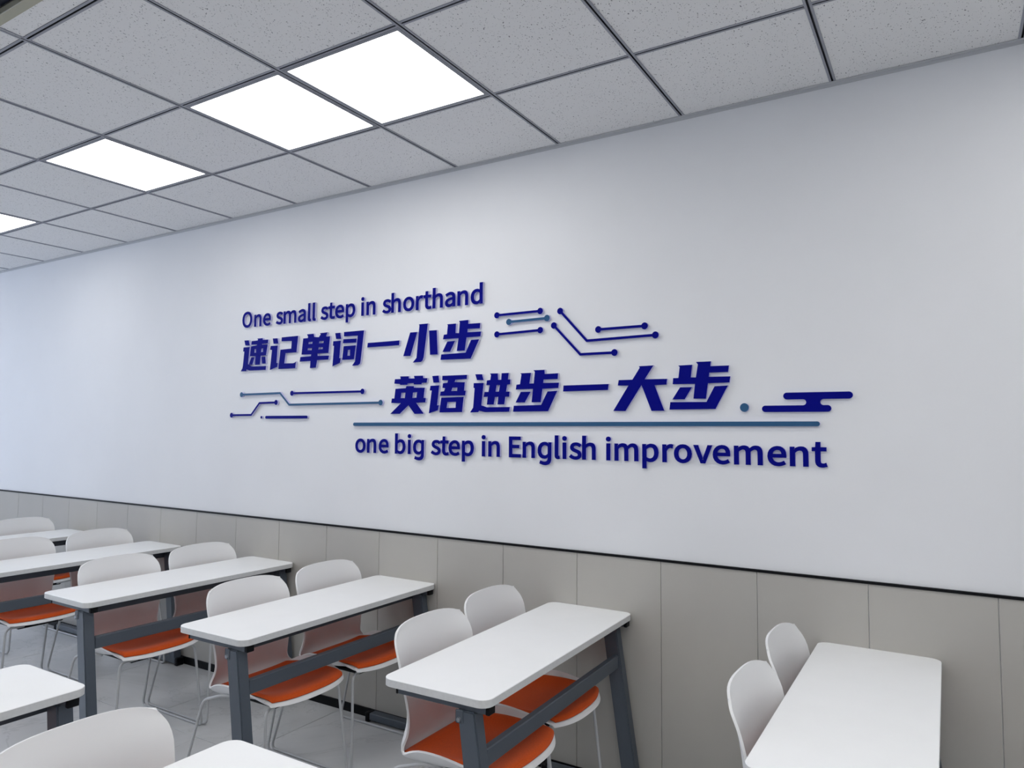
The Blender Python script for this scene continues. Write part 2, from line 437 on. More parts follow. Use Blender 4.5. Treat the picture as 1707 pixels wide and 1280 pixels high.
GLYPHS = {
 'O': [[[0.13,0.271],[0.169,0.264],[0.202,0.246],[0.227,0.216],[0.243,0.177],[0.249,0.129],[0.243,0.081],[0.227,0.042],[0.202,0.012],[0.169,-0.007],[0.13,-0.014],[0.091,-0.007],[0.057,0.012],[0.032,0.042],[0.017,0.081],[0.011,0.129],[0.017,0.177],[0.032,0.216],[0.058,0.246],[0.091,0.264]],[[0.108,0.219],[0.13,0.224],[0.152,0.219],[0.17,0.208],[0.184,0.189],[0.194,0.163],[0.197,0.129],[0.194,0.096],[0.184,0.069],[0.17,0.049],[0.152,0.037],[0.13,0.033],[0.108,0.037],[0.09,0.049],[0.075,0.069],[0.066,0.096],[0.063,0.129],[0.066,0.163],[0.075,0.189],[0.089,0.208]]],
 'n': [[[0.126,0.204],[0.15,0.201],[0.17,0.19],[0.183,0.172],[0.191,0.149],[0.193,0.121],[0.193,-0.009],[0.143,-0.009],[0.143,0.116],[0.142,0.134],[0.138,0.145],[0.134,0.152],[0.127,0.156],[0.116,0.158],[0.107,0.157],[0.099,0.154],[0.09,0.149],[0.081,0.141],[0.074,0.134],[0.074,-0.009],[0.023,-0.009],[0.023,0.199],[0.067,0.199],[0.07,0.172],[0.059,0.172],[0.067,0.18],[0.08,0.19],[0.094,0.197],[0.109,0.202]]],
 'e': [[[0.103,0.204],[0.133,0.2],[0.157,0.186],[0.175,0.165],[0.185,0.138],[0.188,0.106],[0.188,0.101],[0.188,0.097],[0.188,0.093],[0.187,0.09],[0.186,0.078],[0.061,0.078],[0.062,0.068],[0.07,0.052],[0.081,0.04],[0.095,0.033],[0.113,0.03],[0.122,0.031],[0.131,0.033],[0.139,0.035],[0.147,0.039],[0.164,0.049],[0.184,0.011],[0.166,0.0],[0.153,-0.005],[0.14,-0.01],[0.125,-0.013],[0.109,-0.014],[0.077,-0.009],[0.05,0.005],[0.028,0.028],[0.014,0.058],[0.009,0.095],[0.014,0.132],[0.028,0.162],[0.049,0.185],[0.075,0.199]],[[0.104,0.16],[0.117,0.158],[0.127,0.153],[0.135,0.143],[0.14,0.129],[0.141,0.119],[0.061,0.119],[0.063,0.128],[0.07,0.142],[0.08,0.152],[0.091,0.158]]],
 's': [[[0.087,0.204],[0.102,0.203],[0.117,0.2],[0.13,0.194],[0.142,0.188],[0.159,0.175],[0.133,0.141],[0.118,0.151],[0.111,0.155],[0.103,0.158],[0.096,0.16],[0.088,0.161],[0.077,0.16],[0.069,0.157],[0.065,0.153],[0.062,0.148],[0.062,0.143],[0.063,0.137],[0.067,0.132],[0.074,0.128],[0.084,0.123],[0.096,0.118],[0.114,0.111],[0.13,0.103],[0.145,0.091],[0.156,0.074],[0.16,0.052],[0.157,0.031],[0.147,0.013],[0.131,-0.001],[0.109,-0.011],[0.082,-0.014],[0.065,-0.012],[0.048,-0.008],[0.032,-0.002],[0.018,0.005],[-0.002,0.02],[0.025,0.056],[0.042,0.043],[0.051,0.037],[0.061,0.033],[0.072,0.03],[0.083,0.03],[0.094,0.031],[0.102,0.034],[0.107,0.038],[0.11,0.044],[0.111,0.05],[0.109,0.056],[0.105,0.062],[0.097,0.068],[0.086,0.073],[0.074,0.078],[0.057,0.084],[0.041,0.093],[0.027,0.104],[0.016,0.12],[0.012,0.141],[0.016,0.161],[0.025,0.179],[0.041,0.193],[0.062,0.201]]],
 'm': [[[0.237,0.204],[0.261,0.201],[0.28,0.19],[0.294,0.172],[0.301,0.149],[0.304,0.121],[0.304,-0.009],[0.253,-0.009],[0.253,0.116],[0.252,0.134],[0.249,0.145],[0.244,0.152],[0.237,0.156],[0.227,0.158],[0.221,0.157],[0.213,0.154],[0.205,0.149],[0.196,0.142],[0.188,0.134],[0.188,-0.009],[0.138,-0.009],[0.138,0.116],[0.137,0.134],[0.134,0.145],[0.129,0.152],[0.122,0.156],[0.112,0.158],[0.105,0.157],[0.098,0.154],[0.09,0.149],[0.081,0.142],[0.074,0.134],[0.074,-0.009],[0.023,-0.009],[0.023,0.199],[0.067,0.199],[0.07,0.172],[0.059,0.172],[0.067,0.18],[0.079,0.189],[0.092,0.197],[0.106,0.202],[0.121,0.204],[0.14,0.202],[0.155,0.197],[0.167,0.188],[0.176,0.176],[0.177,0.175],[0.18,0.177],[0.193,0.188],[0.206,0.197],[0.221,0.202]]],
 'a': [[[0.104,0.204],[0.131,0.2],[0.153,0.188],[0.168,0.169],[0.176,0.145],[0.178,0.117],[0.178,-0.009],[0.135,-0.009],[0.132,0.014],[0.142,0.014],[0.133,0.007],[0.12,-0.001],[0.106,-0.008],[0.092,-0.012],[0.076,-0.014],[0.055,-0.011],[0.038,-0.003],[0.023,0.01],[0.014,0.028],[0.011,0.05],[0.016,0.076],[0.032,0.097],[0.057,0.112],[0.092,0.123],[0.127,0.128],[0.127,0.133],[0.124,0.144],[0.119,0.152],[0.111,0.157],[0.098,0.159],[0.087,0.158],[0.076,0.155],[0.065,0.151],[0.055,0.146],[0.038,0.135],[0.016,0.173],[0.036,0.185],[0.05,0.192],[0.066,0.198],[0.084,0.203]],[[0.106,0.085],[0.128,0.088],[0.128,0.051],[0.121,0.045],[0.112,0.038],[0.103,0.034],[0.094,0.031],[0.085,0.031],[0.076,0.031],[0.07,0.034],[0.065,0.038],[0.062,0.043],[0.061,0.051],[0.063,0.061],[0.069,0.07],[0.083,0.078]]],
 'l': [[[0.023,0.288],[0.074,0.288],[0.074,0.036],[0.074,0.032],[0.074,0.031],[0.074,0.031],[0.074,0.031],[0.074,0.031],[0.074,0.031],[0.075,0.031],[0.075,0.031],[0.076,0.032],[0.087,0.033],[0.095,-0.008],[0.084,-0.011],[0.08,-0.012],[0.076,-0.013],[0.071,-0.014],[0.065,-0.014],[0.05,-0.012],[0.038,-0.004],[0.029,0.007],[0.024,0.021],[0.023,0.037]]],
 't': [[[0.034,0.253],[0.079,0.253],[0.079,0.199],[0.131,0.199],[0.131,0.155],[0.079,0.155],[0.079,0.058],[0.08,0.047],[0.082,0.039],[0.085,0.035],[0.09,0.032],[0.099,0.031],[0.102,0.031],[0.106,0.031],[0.11,0.032],[0.114,0.034],[0.127,0.039],[0.138,-0.004],[0.123,-0.008],[0.116,-0.01],[0.108,-0.012],[0.1,-0.013],[0.091,-0.014],[0.068,-0.011],[0.049,-0.0],[0.037,0.016],[0.03,0.036],[0.029,0.058],[0.029,0.155],[0.0,0.155],[0.0,0.197],[0.031,0.199]]],
 'p': [[[0.123,0.204],[0.153,0.199],[0.177,0.185],[0.194,0.162],[0.204,0.133],[0.208,0.098],[0.203,0.06],[0.19,0.029],[0.17,0.006],[0.144,-0.009],[0.116,-0.014],[0.104,-0.013],[0.092,-0.01],[0.08,-0.005],[0.069,0.002],[0.073,-0.001],[0.074,-0.016],[0.074,-0.089],[0.023,-0.089],[0.023,0.199],[0.066,0.199],[0.07,0.177],[0.059,0.177],[0.068,0.184],[0.08,0.192],[0.094,0.198],[0.108,0.203]],[[0.074,0.138],[0.081,0.144],[0.09,0.151],[0.099,0.155],[0.107,0.158],[0.115,0.159],[0.131,0.156],[0.142,0.149],[0.15,0.137],[0.154,0.12],[0.156,0.098],[0.154,0.074],[0.147,0.055],[0.137,0.042],[0.125,0.034],[0.11,0.032],[0.104,0.032],[0.096,0.034],[0.088,0.037],[0.08,0.042],[0.074,0.047]]],
 'i': [[[0.023,0.199],[0.074,0.199],[0.074,-0.009],[0.023,-0.009]],[[0.048,0.281],[0.058,0.279],[0.067,0.275],[0.073,0.269],[0.078,0.26],[0.079,0.251],[0.078,0.241],[0.073,0.232],[0.067,0.225],[0.058,0.221],[0.048,0.22],[0.039,0.221],[0.03,0.226],[0.023,0.232],[0.019,0.241],[0.018,0.251],[0.019,0.26],[0.024,0.269],[0.03,0.275],[0.039,0.279]]],
 'h': [[[0.023,0.288],[0.074,0.288],[0.074,0.202],[0.073,0.185],[0.068,0.18],[0.08,0.19],[0.094,0.197],[0.109,0.202],[0.126,0.204],[0.15,0.201],[0.17,0.19],[0.183,0.172],[0.191,0.149],[0.193,0.121],[0.193,-0.009],[0.143,-0.009],[0.143,0.116],[0.142,0.134],[0.138,0.145],[0.134,0.152],[0.127,0.156],[0.116,0.158],[0.107,0.157],[0.099,0.154],[0.09,0.149],[0.081,0.141],[0.074,0.134],[0.074,-0.009],[0.023,-0.009]]],
 'o': [[[0.106,0.204],[0.136,0.2],[0.163,0.185],[0.184,0.163],[0.198,0.132],[0.203,0.095],[0.198,0.058],[0.184,0.027],[0.163,0.005],[0.136,-0.009],[0.106,-0.014],[0.076,-0.009],[0.049,0.005],[0.028,0.027],[0.014,0.058],[0.009,0.095],[0.014,0.132],[0.028,0.163],[0.049,0.185],[0.076,0.2]],[[0.091,0.156],[0.106,0.159],[0.121,0.156],[0.133,0.148],[0.143,0.135],[0.15,0.117],[0.152,0.095],[0.15,0.073],[0.143,0.055],[0.133,0.042],[0.121,0.034],[0.106,0.031],[0.091,0.034],[0.079,0.042],[0.069,0.055],[0.063,0.073],[0.06,0.095],[0.063,0.117],[0.069,0.135],[0.079,0.148]]],
 'r': [[[0.116,0.204],[0.122,0.204],[0.127,0.204],[0.132,0.203],[0.136,0.201],[0.147,0.196],[0.137,0.151],[0.124,0.155],[0.122,0.156],[0.119,0.157],[0.116,0.157],[0.113,0.157],[0.105,0.156],[0.097,0.152],[0.089,0.145],[0.081,0.134],[0.074,0.12],[0.074,-0.009],[0.023,-0.009],[0.023,0.199],[0.067,0.199],[0.07,0.165],[0.057,0.165],[0.064,0.174],[0.075,0.187],[0.087,0.196],[0.101,0.202]]],
 'd': [[[0.143,0.288],[0.194,0.288],[0.194,-0.009],[0.15,-0.009],[0.148,0.013],[0.158,0.013],[0.151,0.007],[0.139,-0.001],[0.126,-0.008],[0.112,-0.012],[0.097,-0.014],[0.067,-0.009],[0.043,0.005],[0.024,0.028],[0.013,0.058],[0.009,0.095],[0.014,0.131],[0.027,0.162],[0.047,0.185],[0.072,0.199],[0.1,0.204],[0.115,0.203],[0.128,0.2],[0.139,0.195],[0.15,0.188],[0.144,0.192],[0.143,0.205]],[[0.122,0.156],[0.13,0.153],[0.138,0.148],[0.143,0.144],[0.143,0.052],[0.137,0.046],[0.129,0.039],[0.121,0.035],[0.112,0.032],[0.104,0.032],[0.089,0.034],[0.078,0.042],[0.069,0.054],[0.063,0.072],[0.061,0.095],[0.063,0.117],[0.07,0.135],[0.08,0.148],[0.093,0.156],[0.107,0.159],[0.114,0.158]]],
 'b': [[[0.023,0.288],[0.074,0.288],[0.074,0.202],[0.073,0.188],[0.069,0.184],[0.081,0.192],[0.094,0.199],[0.108,0.203],[0.123,0.204],[0.153,0.199],[0.177,0.185],[0.194,0.162],[0.204,0.133],[0.208,0.098],[0.203,0.06],[0.19,0.029],[0.17,0.006],[0.144,-0.009],[0.116,-0.014],[0.103,-0.013],[0.091,-0.009],[0.079,-0.004],[0.067,0.004],[0.059,0.01],[0.069,0.01],[0.066,-0.009],[0.023,-0.009]],[[0.074,0.138],[0.081,0.144],[0.09,0.151],[0.099,0.155],[0.107,0.158],[0.115,0.159],[0.131,0.156],[0.142,0.149],[0.15,0.137],[0.154,0.12],[0.156,0.098],[0.154,0.074],[0.147,0.055],[0.137,0.042],[0.125,0.034],[0.11,0.032],[0.104,0.032],[0.096,0.034],[0.088,0.037],[0.079,0.042],[0.074,0.047]]],
 'g': [[[0.1,0.204],[0.115,0.203],[0.128,0.2],[0.14,0.195],[0.151,0.188],[0.159,0.181],[0.148,0.181],[0.152,0.199],[0.194,0.199],[0.194,0.0],[0.192,-0.03],[0.185,-0.055],[0.17,-0.075],[0.149,-0.087],[0.117,-0.095],[0.082,-0.092],[0.047,-0.081],[0.033,-0.074],[0.045,-0.032],[0.07,-0.043],[0.1,-0.049],[0.123,-0.044],[0.136,-0.033],[0.143,-0.015],[0.145,0.008],[0.139,-0.002],[0.126,-0.008],[0.112,-0.012],[0.097,-0.014],[0.067,-0.009],[0.043,0.005],[0.024,0.028],[0.013,0.058],[0.009,0.095],[0.014,0.131],[0.027,0.162],[0.047,0.185],[0.072,0.199]],[[0.107,0.159],[0.114,0.158],[0.122,0.156],[0.13,0.153],[0.138,0.148],[0.143,0.144],[0.143,0.052],[0.137,0.046],[0.129,0.039],[0.121,0.035],[0.112,0.032],[0.104,0.032],[0.089,0.034],[0.078,0.042],[0.069,0.054],[0.063,0.072],[0.061,0.095],[0.063,0.117],[0.07,0.135],[0.08,0.148],[0.093,0.156]]],
 'v': [[[-0.009,0.199],[0.044,0.199],[0.082,0.085],[0.086,0.073],[0.089,0.062],[0.093,0.051],[0.096,0.04],[0.098,0.035],[0.086,0.035],[0.087,0.04],[0.091,0.051],[0.095,0.062],[0.098,0.073],[0.102,0.085],[0.14,0.199],[0.191,0.199],[0.117,-0.009],[0.067,-0.009]]],
 'E': [[[0.026,-0.009],[0.026,0.266],[0.192,0.266],[0.192,0.22],[0.077,0.22],[0.077,0.158],[0.174,0.158],[0.174,0.112],[0.077,0.112],[0.077,0.037],[0.196,0.037],[0.196,-0.009]]],
}
LINE_TOP = [('O', -3.809), ('n', -3.695), ('e', -3.612), ('s', -3.496), ('m', -3.427), ('a', -3.3), ('l', -3.217), ('l', -3.178), ('s', -3.112), ('t', -3.049), ('e', -2.994), ('p', -2.91), ('i', -2.793), ('n', -2.753), ('s', -2.636), ('h', -2.571), ('o', -2.488), ('r', -2.4), ('t', -2.349), ('h', -2.288), ('a', -2.207), ('n', -2.128), ('d', -2.045)]
LINE_BOTTOM = [('o', -2.814), ('n', -2.727), ('e', -2.642), ('b', -2.527), ('i', -2.44), ('g', -2.403), ('s', -2.285), ('t', -2.223), ('e', -2.171), ('p', -2.088), ('i', -1.969), ('n', -1.929), ('E', -1.81), ('n', -1.733), ('g', -1.651), ('l', -1.56), ('i', -1.521), ('s', -1.486), ('h', -1.419), ('i', -1.302), ('m', -1.261), ('p', -1.131), ('r', -1.041), ('o', -0.99), ('v', -0.907), ('e', -0.826), ('m', -0.74), ('e', -0.61), ('n', -0.526), ('t', -0.446)]
CHARS_TOP = [[[[-3.783,2.085],[-3.74,2.084],[-3.729,2.051],[-3.772,2.053]],[[-3.789,2.041],[-3.728,2.041],[-3.731,2.032],[-3.741,1.934],[-3.703,1.917],[-3.572,1.915],[-3.574,1.891],[-3.726,1.892],[-3.752,1.9],[-3.757,1.889],[-3.809,1.89],[-3.793,1.91],[-3.79,1.924],[-3.78,2.014],[-3.792,2.016]],[[-3.713,2.077],[-3.658,2.078],[-3.653,2.083],[-3.661,2.09],[-3.61,2.09],[-3.609,2.079],[-3.558,2.078],[-3.56,2.055],[-3.614,2.054],[-3.614,2.048],[-3.562,2.048],[-3.575,1.981],[-3.623,1.981],[-3.63,1.926],[-3.675,1.925],[-3.672,1.98],[-3.725,1.982],[-3.717,2.044],[-3.662,2.048],[-3.663,2.053],[-3.715,2.055]],[[-3.683,2.025],[-3.668,2.025],[-3.668,2.002],[-3.684,2.002]],[[-3.618,2.025],[-3.602,2.026],[-3.604,2.003],[-3.622,2.003]],[[-3.712,1.975],[-3.681,1.975],[-3.698,1.929],[-3.733,1.93]],[[-3.616,1.973],[-3.58,1.973],[-3.575,1.93],[-3.608,1.93]]],[[[-3.518,2.082],[-3.475,2.081],[-3.466,2.048],[-3.51,2.049]],[[-3.535,2.037],[-3.471,2.036],[-3.478,1.93],[-3.466,1.928],[-3.47,1.905],[-3.536,1.889],[-3.522,2.011],[-3.54,2.014]],[[-3.438,2.084],[-3.294,2.085],[-3.305,1.986],[-3.4,1.986],[-3.408,1.924],[-3.335,1.922],[-3.32,1.924],[-3.307,1.932],[-3.312,1.891],[-3.46,1.892],[-3.446,2.009],[-3.352,2.011],[-3.349,2.057],[-3.439,2.06]]],[[[-3.251,2.066],[-3.213,2.066],[-3.21,2.073],[-3.22,2.089],[-3.164,2.089],[-3.158,2.069],[-3.12,2.066],[-3.106,2.081],[-3.112,2.089],[-3.051,2.09],[-3.06,2.07],[-3.058,2.066],[-3.029,2.066],[-3.039,1.969],[-3.127,1.97],[-3.126,1.956],[-3.034,1.954],[-3.038,1.931],[-3.13,1.931],[-3.138,1.888],[-3.188,1.887],[-3.185,1.929],[-3.276,1.929],[-3.271,1.956],[-3.182,1.957],[-3.181,1.968],[-3.262,1.97]],[[-3.203,2.042],[-3.171,2.042],[-3.173,2.03],[-3.205,2.03]],[[-3.114,2.042],[-3.079,2.041],[-3.082,2.029],[-3.117,2.03]],[[-3.208,2.006],[-3.175,2.005],[-3.177,1.992],[-3.21,1.994]],[[-3.118,2.006],[-3.085,2.005],[-3.087,1.994],[-3.122,1.994]]],[[[-2.989,2.081],[-2.948,2.081],[-2.94,2.045],[-2.981,2.047]],[[-3.003,2.035],[-2.943,2.035],[-2.951,1.935],[-2.94,1.935],[-2.945,1.908],[-3.005,1.89],[-2.996,2.007],[-3.005,2.01]],[[-2.92,2.083],[-2.766,2.083],[-2.787,1.913],[-2.791,1.897],[-2.807,1.888],[-2.852,1.888],[-2.831,1.91],[-2.827,1.929],[-2.813,2.056],[-2.92,2.058]],[[-2.923,2.042],[-2.821,2.04],[-2.823,2.017],[-2.927,2.019]],[[-2.92,2.002],[-2.826,2.002],[-2.838,1.923],[-2.929,1.924]],[[-2.885,1.978],[-2.868,1.979],[-2.871,1.945],[-2.889,1.946]]],[[[-2.737,2.01],[-2.508,2.011],[-2.51,1.985],[-2.74,1.985]]],[[[-2.435,2.049],[-2.386,2.049],[-2.43,1.923],[-2.48,1.924]],[[-2.376,2.089],[-2.316,2.089],[-2.34,1.913],[-2.347,1.896],[-2.359,1.888],[-2.414,1.887],[-2.389,1.911],[-2.373,2.081]],[[-2.308,2.051],[-2.257,2.05],[-2.248,1.922],[-2.299,1.923]]],[[[-2.191,2.076],[-2.134,2.076],[-2.136,2.027],[-2.115,2.025],[-2.11,2.08],[-2.116,2.088],[-2.056,2.089],[-2.057,2.069],[-1.984,2.068],[-1.986,2.041],[-2.06,2.043],[-2.062,2.026],[-1.979,2.025],[-1.982,2.0],[-2.067,2.0],[-2.077,1.934],[-2.127,1.934],[-2.117,1.999],[-2.216,1.999],[-2.211,2.023],[-2.191,2.024],[-2.186,2.07]],[[-2.188,1.986],[-2.138,1.987],[-2.169,1.933],[-2.218,1.934]],[[-2.226,1.921],[-2.072,1.923],[-2.039,1.986],[-1.99,1.986],[-2.04,1.891],[-2.23,1.893]]]]
CHARS_BOTTOM = [[[[-2.535,1.802],[-2.495,1.802],[-2.499,1.816],[-2.439,1.815],[-2.438,1.803],[-2.4,1.802],[-2.404,1.816],[-2.343,1.815],[-2.341,1.802],[-2.314,1.801],[-2.318,1.778],[-2.35,1.777],[-2.352,1.769],[-2.403,1.77],[-2.406,1.777],[-2.446,1.777],[-2.447,1.769],[-2.498,1.77],[-2.5,1.775],[-2.539,1.778]],[[-2.53,1.75],[-2.459,1.752],[-2.454,1.763],[-2.403,1.761],[-2.403,1.753],[-2.33,1.751],[-2.336,1.698],[-2.322,1.697],[-2.325,1.674],[-2.386,1.673],[-2.334,1.615],[-2.396,1.614],[-2.438,1.66],[-2.497,1.615],[-2.564,1.615],[-2.491,1.672],[-2.558,1.674],[-2.554,1.698],[-2.537,1.698]],[[-2.487,1.728],[-2.46,1.728],[-2.464,1.699],[-2.492,1.699]],[[-2.408,1.727],[-2.381,1.729],[-2.385,1.7],[-2.412,1.699]]],[[[-2.282,1.811],[-2.241,1.812],[-2.235,1.776],[-2.274,1.776]],[[-2.293,1.76],[-2.235,1.761],[-2.247,1.658],[-2.236,1.658],[-2.242,1.632],[-2.301,1.617],[-2.284,1.735],[-2.297,1.736]],[[-2.216,1.81],[-2.061,1.81],[-2.063,1.789],[-2.133,1.787],[-2.138,1.775],[-2.074,1.773],[-2.078,1.73],[-2.068,1.73],[-2.071,1.706],[-2.23,1.707],[-2.226,1.728],[-2.204,1.73],[-2.198,1.745],[-2.215,1.748],[-2.212,1.771],[-2.183,1.773],[-2.18,1.785],[-2.217,1.787]],[[-2.151,1.747],[-2.12,1.747],[-2.122,1.73],[-2.158,1.73]],[[-2.222,1.697],[-2.08,1.699],[-2.089,1.622],[-2.232,1.621]],[[-2.181,1.674],[-2.128,1.674],[-2.13,1.644],[-2.186,1.644]]],[[[-2.011,1.811],[-1.97,1.81],[-1.96,1.78],[-2.0,1.781]],[[-2.02,1.767],[-1.96,1.766],[-1.972,1.655],[-1.938,1.645],[-1.806,1.645],[-1.809,1.622],[-1.951,1.621],[-1.985,1.628],[-1.991,1.621],[-2.04,1.62],[-2.022,1.644],[-2.014,1.741],[-2.021,1.743]],[[-1.923,1.812],[-1.877,1.811],[-1.875,1.779],[-1.857,1.779],[-1.855,1.811],[-1.814,1.811],[-1.818,1.779],[-1.804,1.779],[-1.805,1.755],[-1.822,1.754],[-1.828,1.72],[-1.808,1.72],[-1.81,1.695],[-1.832,1.695],[-1.838,1.658],[-1.877,1.658],[-1.873,1.695],[-1.892,1.695],[-1.899,1.658],[-1.94,1.658],[-1.935,1.697],[-1.959,1.696],[-1.954,1.721],[-1.931,1.721],[-1.924,1.754],[-1.944,1.754],[-1.941,1.778],[-1.921,1.78],[-1.917,1.803]],[[-1.883,1.753],[-1.864,1.753],[-1.87,1.721],[-1.889,1.721]]],[[[-1.749,1.807],[-1.689,1.807],[-1.697,1.756],[-1.674,1.756],[-1.668,1.811],[-1.676,1.819],[-1.615,1.819],[-1.614,1.799],[-1.543,1.8],[-1.545,1.773],[-1.62,1.773],[-1.622,1.757],[-1.538,1.756],[-1.541,1.731],[-1.626,1.729],[-1.635,1.666],[-1.685,1.666],[-1.678,1.73],[-1.773,1.729],[-1.77,1.752],[-1.75,1.754],[-1.742,1.801]],[[-1.745,1.717],[-1.69,1.717],[-1.722,1.666],[-1.774,1.666]],[[-1.784,1.651],[-1.633,1.653],[-1.599,1.716],[-1.547,1.718],[-1.595,1.623],[-1.788,1.622]]],[[[-1.515,1.742],[-1.288,1.743],[-1.291,1.716],[-1.517,1.714]]],[[[-1.145,1.817],[-1.078,1.818],[-1.118,1.759],[-1.017,1.758],[-1.02,1.733],[-1.073,1.732],[-1.03,1.621],[-1.088,1.621],[-1.133,1.734],[-1.208,1.621],[-1.266,1.622],[-1.194,1.733],[-1.244,1.735],[-1.24,1.759],[-1.175,1.759],[-1.141,1.81]]],[[[-0.968,1.813],[-0.908,1.814],[-0.914,1.761],[-0.893,1.76],[-0.884,1.814],[-0.892,1.825],[-0.829,1.825],[-0.831,1.805],[-0.755,1.805],[-0.759,1.778],[-0.836,1.778],[-0.838,1.761],[-0.75,1.76],[-0.754,1.735],[-0.842,1.734],[-0.851,1.67],[-0.904,1.671],[-0.897,1.733],[-0.993,1.734],[-0.991,1.76],[-0.968,1.76],[-0.962,1.806]],[[-0.961,1.72],[-0.909,1.72],[-0.941,1.669],[-0.995,1.669]],[[-1.004,1.658],[-0.849,1.657],[-0.815,1.721],[-0.76,1.723],[-0.812,1.627],[-1.008,1.626]]]]
CIRCUITS = [('teal', [(-3.794, 1.742), (-3.439, 1.745), (-3.357, 1.674), (-2.634, 1.677)]), ('navy', [(-3.335, 1.742), (-2.769, 1.741)]), ('navy', [(-3.885, 1.613), (-3.697, 1.614), (-3.623, 1.687), (-3.472, 1.689)]), ('navy', [(-1.886, 2.099), (-1.641, 2.101)]), ('teal', [(-1.816, 2.061), (-1.604, 2.064)]), ('navy', [(-1.885, 2.004), (-1.64, 2.009)]), ('navy', [(-1.534, 2.092), (-1.396, 1.944), (-1.069, 1.95)]), ('navy', [(-1.567, 2.026), (-1.429, 1.883), (-1.26, 1.883)]), ('navy', [(-1.339, 1.992), (-1.118, 1.993)])]

# ------------------------------------------------------------------ lettering and ornaments on the wall
FACE, BACK = -.0135, -.0006


def flat_shape(name, loops, mface, parent=None, y0=FACE, y1=BACK):
    """plate cut to the outlines (x, z), standing on the wall; outlines inside others are holes"""
    cu = bpy.data.curves.new(name, 'CURVE')
    cu.dimensions = '2D'; cu.fill_mode = 'BOTH'; cu.extrude = (y1 - y0) / 2
    for lp in loops:
        s = cu.splines.new('POLY'); s.points.add(len(lp) - 1)
        for pt, (x, z) in zip(s.points, lp): pt.co = (x, z, 0, 1)
        s.use_cyclic_u = True
    o = bpy.data.objects.new('tmp', cu); COL.objects.link(o)
    bpy.context.view_layer.update()
    me = bpy.data.meshes.new_from_object(o.evaluated_get(bpy.context.evaluated_depsgraph_get()))
    bpy.data.objects.remove(o)
    yc = (y0 + y1) / 2
    me.transform(Matrix(((1, 0, 0, 0), (0, 0, -1, yc), (0, 1, 0, 0), (0, 0, 0, 1))))
    me.name = name
    me.materials.clear(); me.materials.append(mface); me.materials.append(M_CORE)
    for p in me.polygons: p.material_index = 0 if abs(p.normal.y) > .9 else 1; p.use_smooth = False
    return link(name, me, parent)


def rebase(o, x, z):
    """move the origin of a plate to its own place on the wall"""
    o.data.transform(Matrix.Translation((-x, 0, -z))); o.location = (x, 0, z); return o


def text_line(name, letters, base, label):
    x0 = letters[0][1]
    t = empty(name, (x0, 0, base)); tag(t, label, 'wall lettering', 'lines of the slogan on the wall')
    for ch, xl in letters:
        ls = GLYPHS[ch]
        mn = min(p[0] for l in ls for p in l)
        pts = [[(xl - x0 + .403 * (u - mn), .366 * v_) for u, v_ in l] for l in ls]
        flat_shape('letter', pts, M_NAVY, t)


text_line('english_line', LINE_TOP, 2.169, 'navy raised letters reading One small step in shorthand, highest line')
text_line('english_line', LINE_BOTTOM, 1.4055, 'navy raised letters reading one big step in English improvement, lowest line')
for chars, label in ((CHARS_TOP, 'bold navy Chinese characters in the upper line, the smaller seven'), (CHARS_BOTTOM, 'bold navy Chinese characters in the lower line, just above the long bar')):
    x0, z0 = chars[0][0][0]
    t = empty('chinese_line', (x0, 0, z0)); tag(t, label, 'wall lettering', 'lines of the slogan on the wall')
    for ls in chars:
        flat_shape('character', [[(x - x0, z - z0) for x, z in l] for l in ls], M_NAVY, t)


def arc(cx, cz, r, a0, a1, n=10):
    return [(cx + r * math.cos(a0 + (a1 - a0) * i / n), cz + r * math.sin(a0 + (a1 - a0) * i / n)) for i in range(n + 1)]


def circuit_outline(pts, hw=.006, rr=.0155):
    """one closed outline: disc, mitred line, disc"""
    P = [Vector(p) for p in pts]
    n = len(P)
    nr = []
    for i in range(n):
        if i == 0: d = (P[1] - P[0]).normalized(); nn = Vector((-d.y, d.x))
        elif i == n - 1: d = (P[-1] - P[-2]).normalized(); nn = Vector((-d.y, d.x))
        else:
            d1, d2 = (P[i] - P[i - 1]).normalized(), (P[i + 1] - P[i]).normalized()
            b = (Vector((-d1.y, d1.x)) + Vector((-d2.y, d2.x))).normalized()
            nn = b / max(.3, b.dot(Vector((-d1.y, d1.x))))
        nr.append(nn)
    th = math.asin(hw / rr)
    d0 = (P[1] - P[0]); a = math.atan2(d0.y, d0.x)
    out = arc(P[0].x, P[0].y, rr, a + th, a + 2 * math.pi - th, 22)
    out += [tuple(P[i] - nr[i] * hw) for i in range(1, n - 1)]
    d1 = (P[-2] - P[-1]); a = math.atan2(d1.y, d1.x)
    out += arc(P[-1].x, P[-1].y, rr, a + th, a + 2 * math.pi - th, 22)
    out += [tuple(P[i] + nr[i] * hw) for i in range(n - 2, 0, -1)]
    return out


CL = ['long stepped steel blue circuit line left of the lower Chinese line',
      'straight navy circuit line with two dots below the upper Chinese characters',
      'stepped navy circuit line at the lower left end of the ornament',
      'short navy circuit line, topmost of the three stacked right of the slogan',
      'short steel blue circuit line between two navy ones',
      'short navy circuit line, lowest of the three stacked right of the slogan',
      'longest bent navy circuit line, falling then running right',
      'shorter bent navy circuit line beneath the longest bent one',
      'short navy circuit line above the long bent one, at the right']
for (c, pts), lab in zip(CIRCUITS, CL):
    o = rebase(flat_shape('circuit_ornament', [circuit_outline(pts)], M_NAVY if c == 'navy' else M_TEAL), *pts[0])
    tag(o, lab, 'wall ornament', 'circuit ornaments around the slogan')
PI = math.pi


def bar_outline(xa, za, xb, zb, h):
    return arc(xa, za, h, PI / 2, 1.5 * PI, 8) + arc(xb, zb, h, -PI / 2, PI / 2, 8)


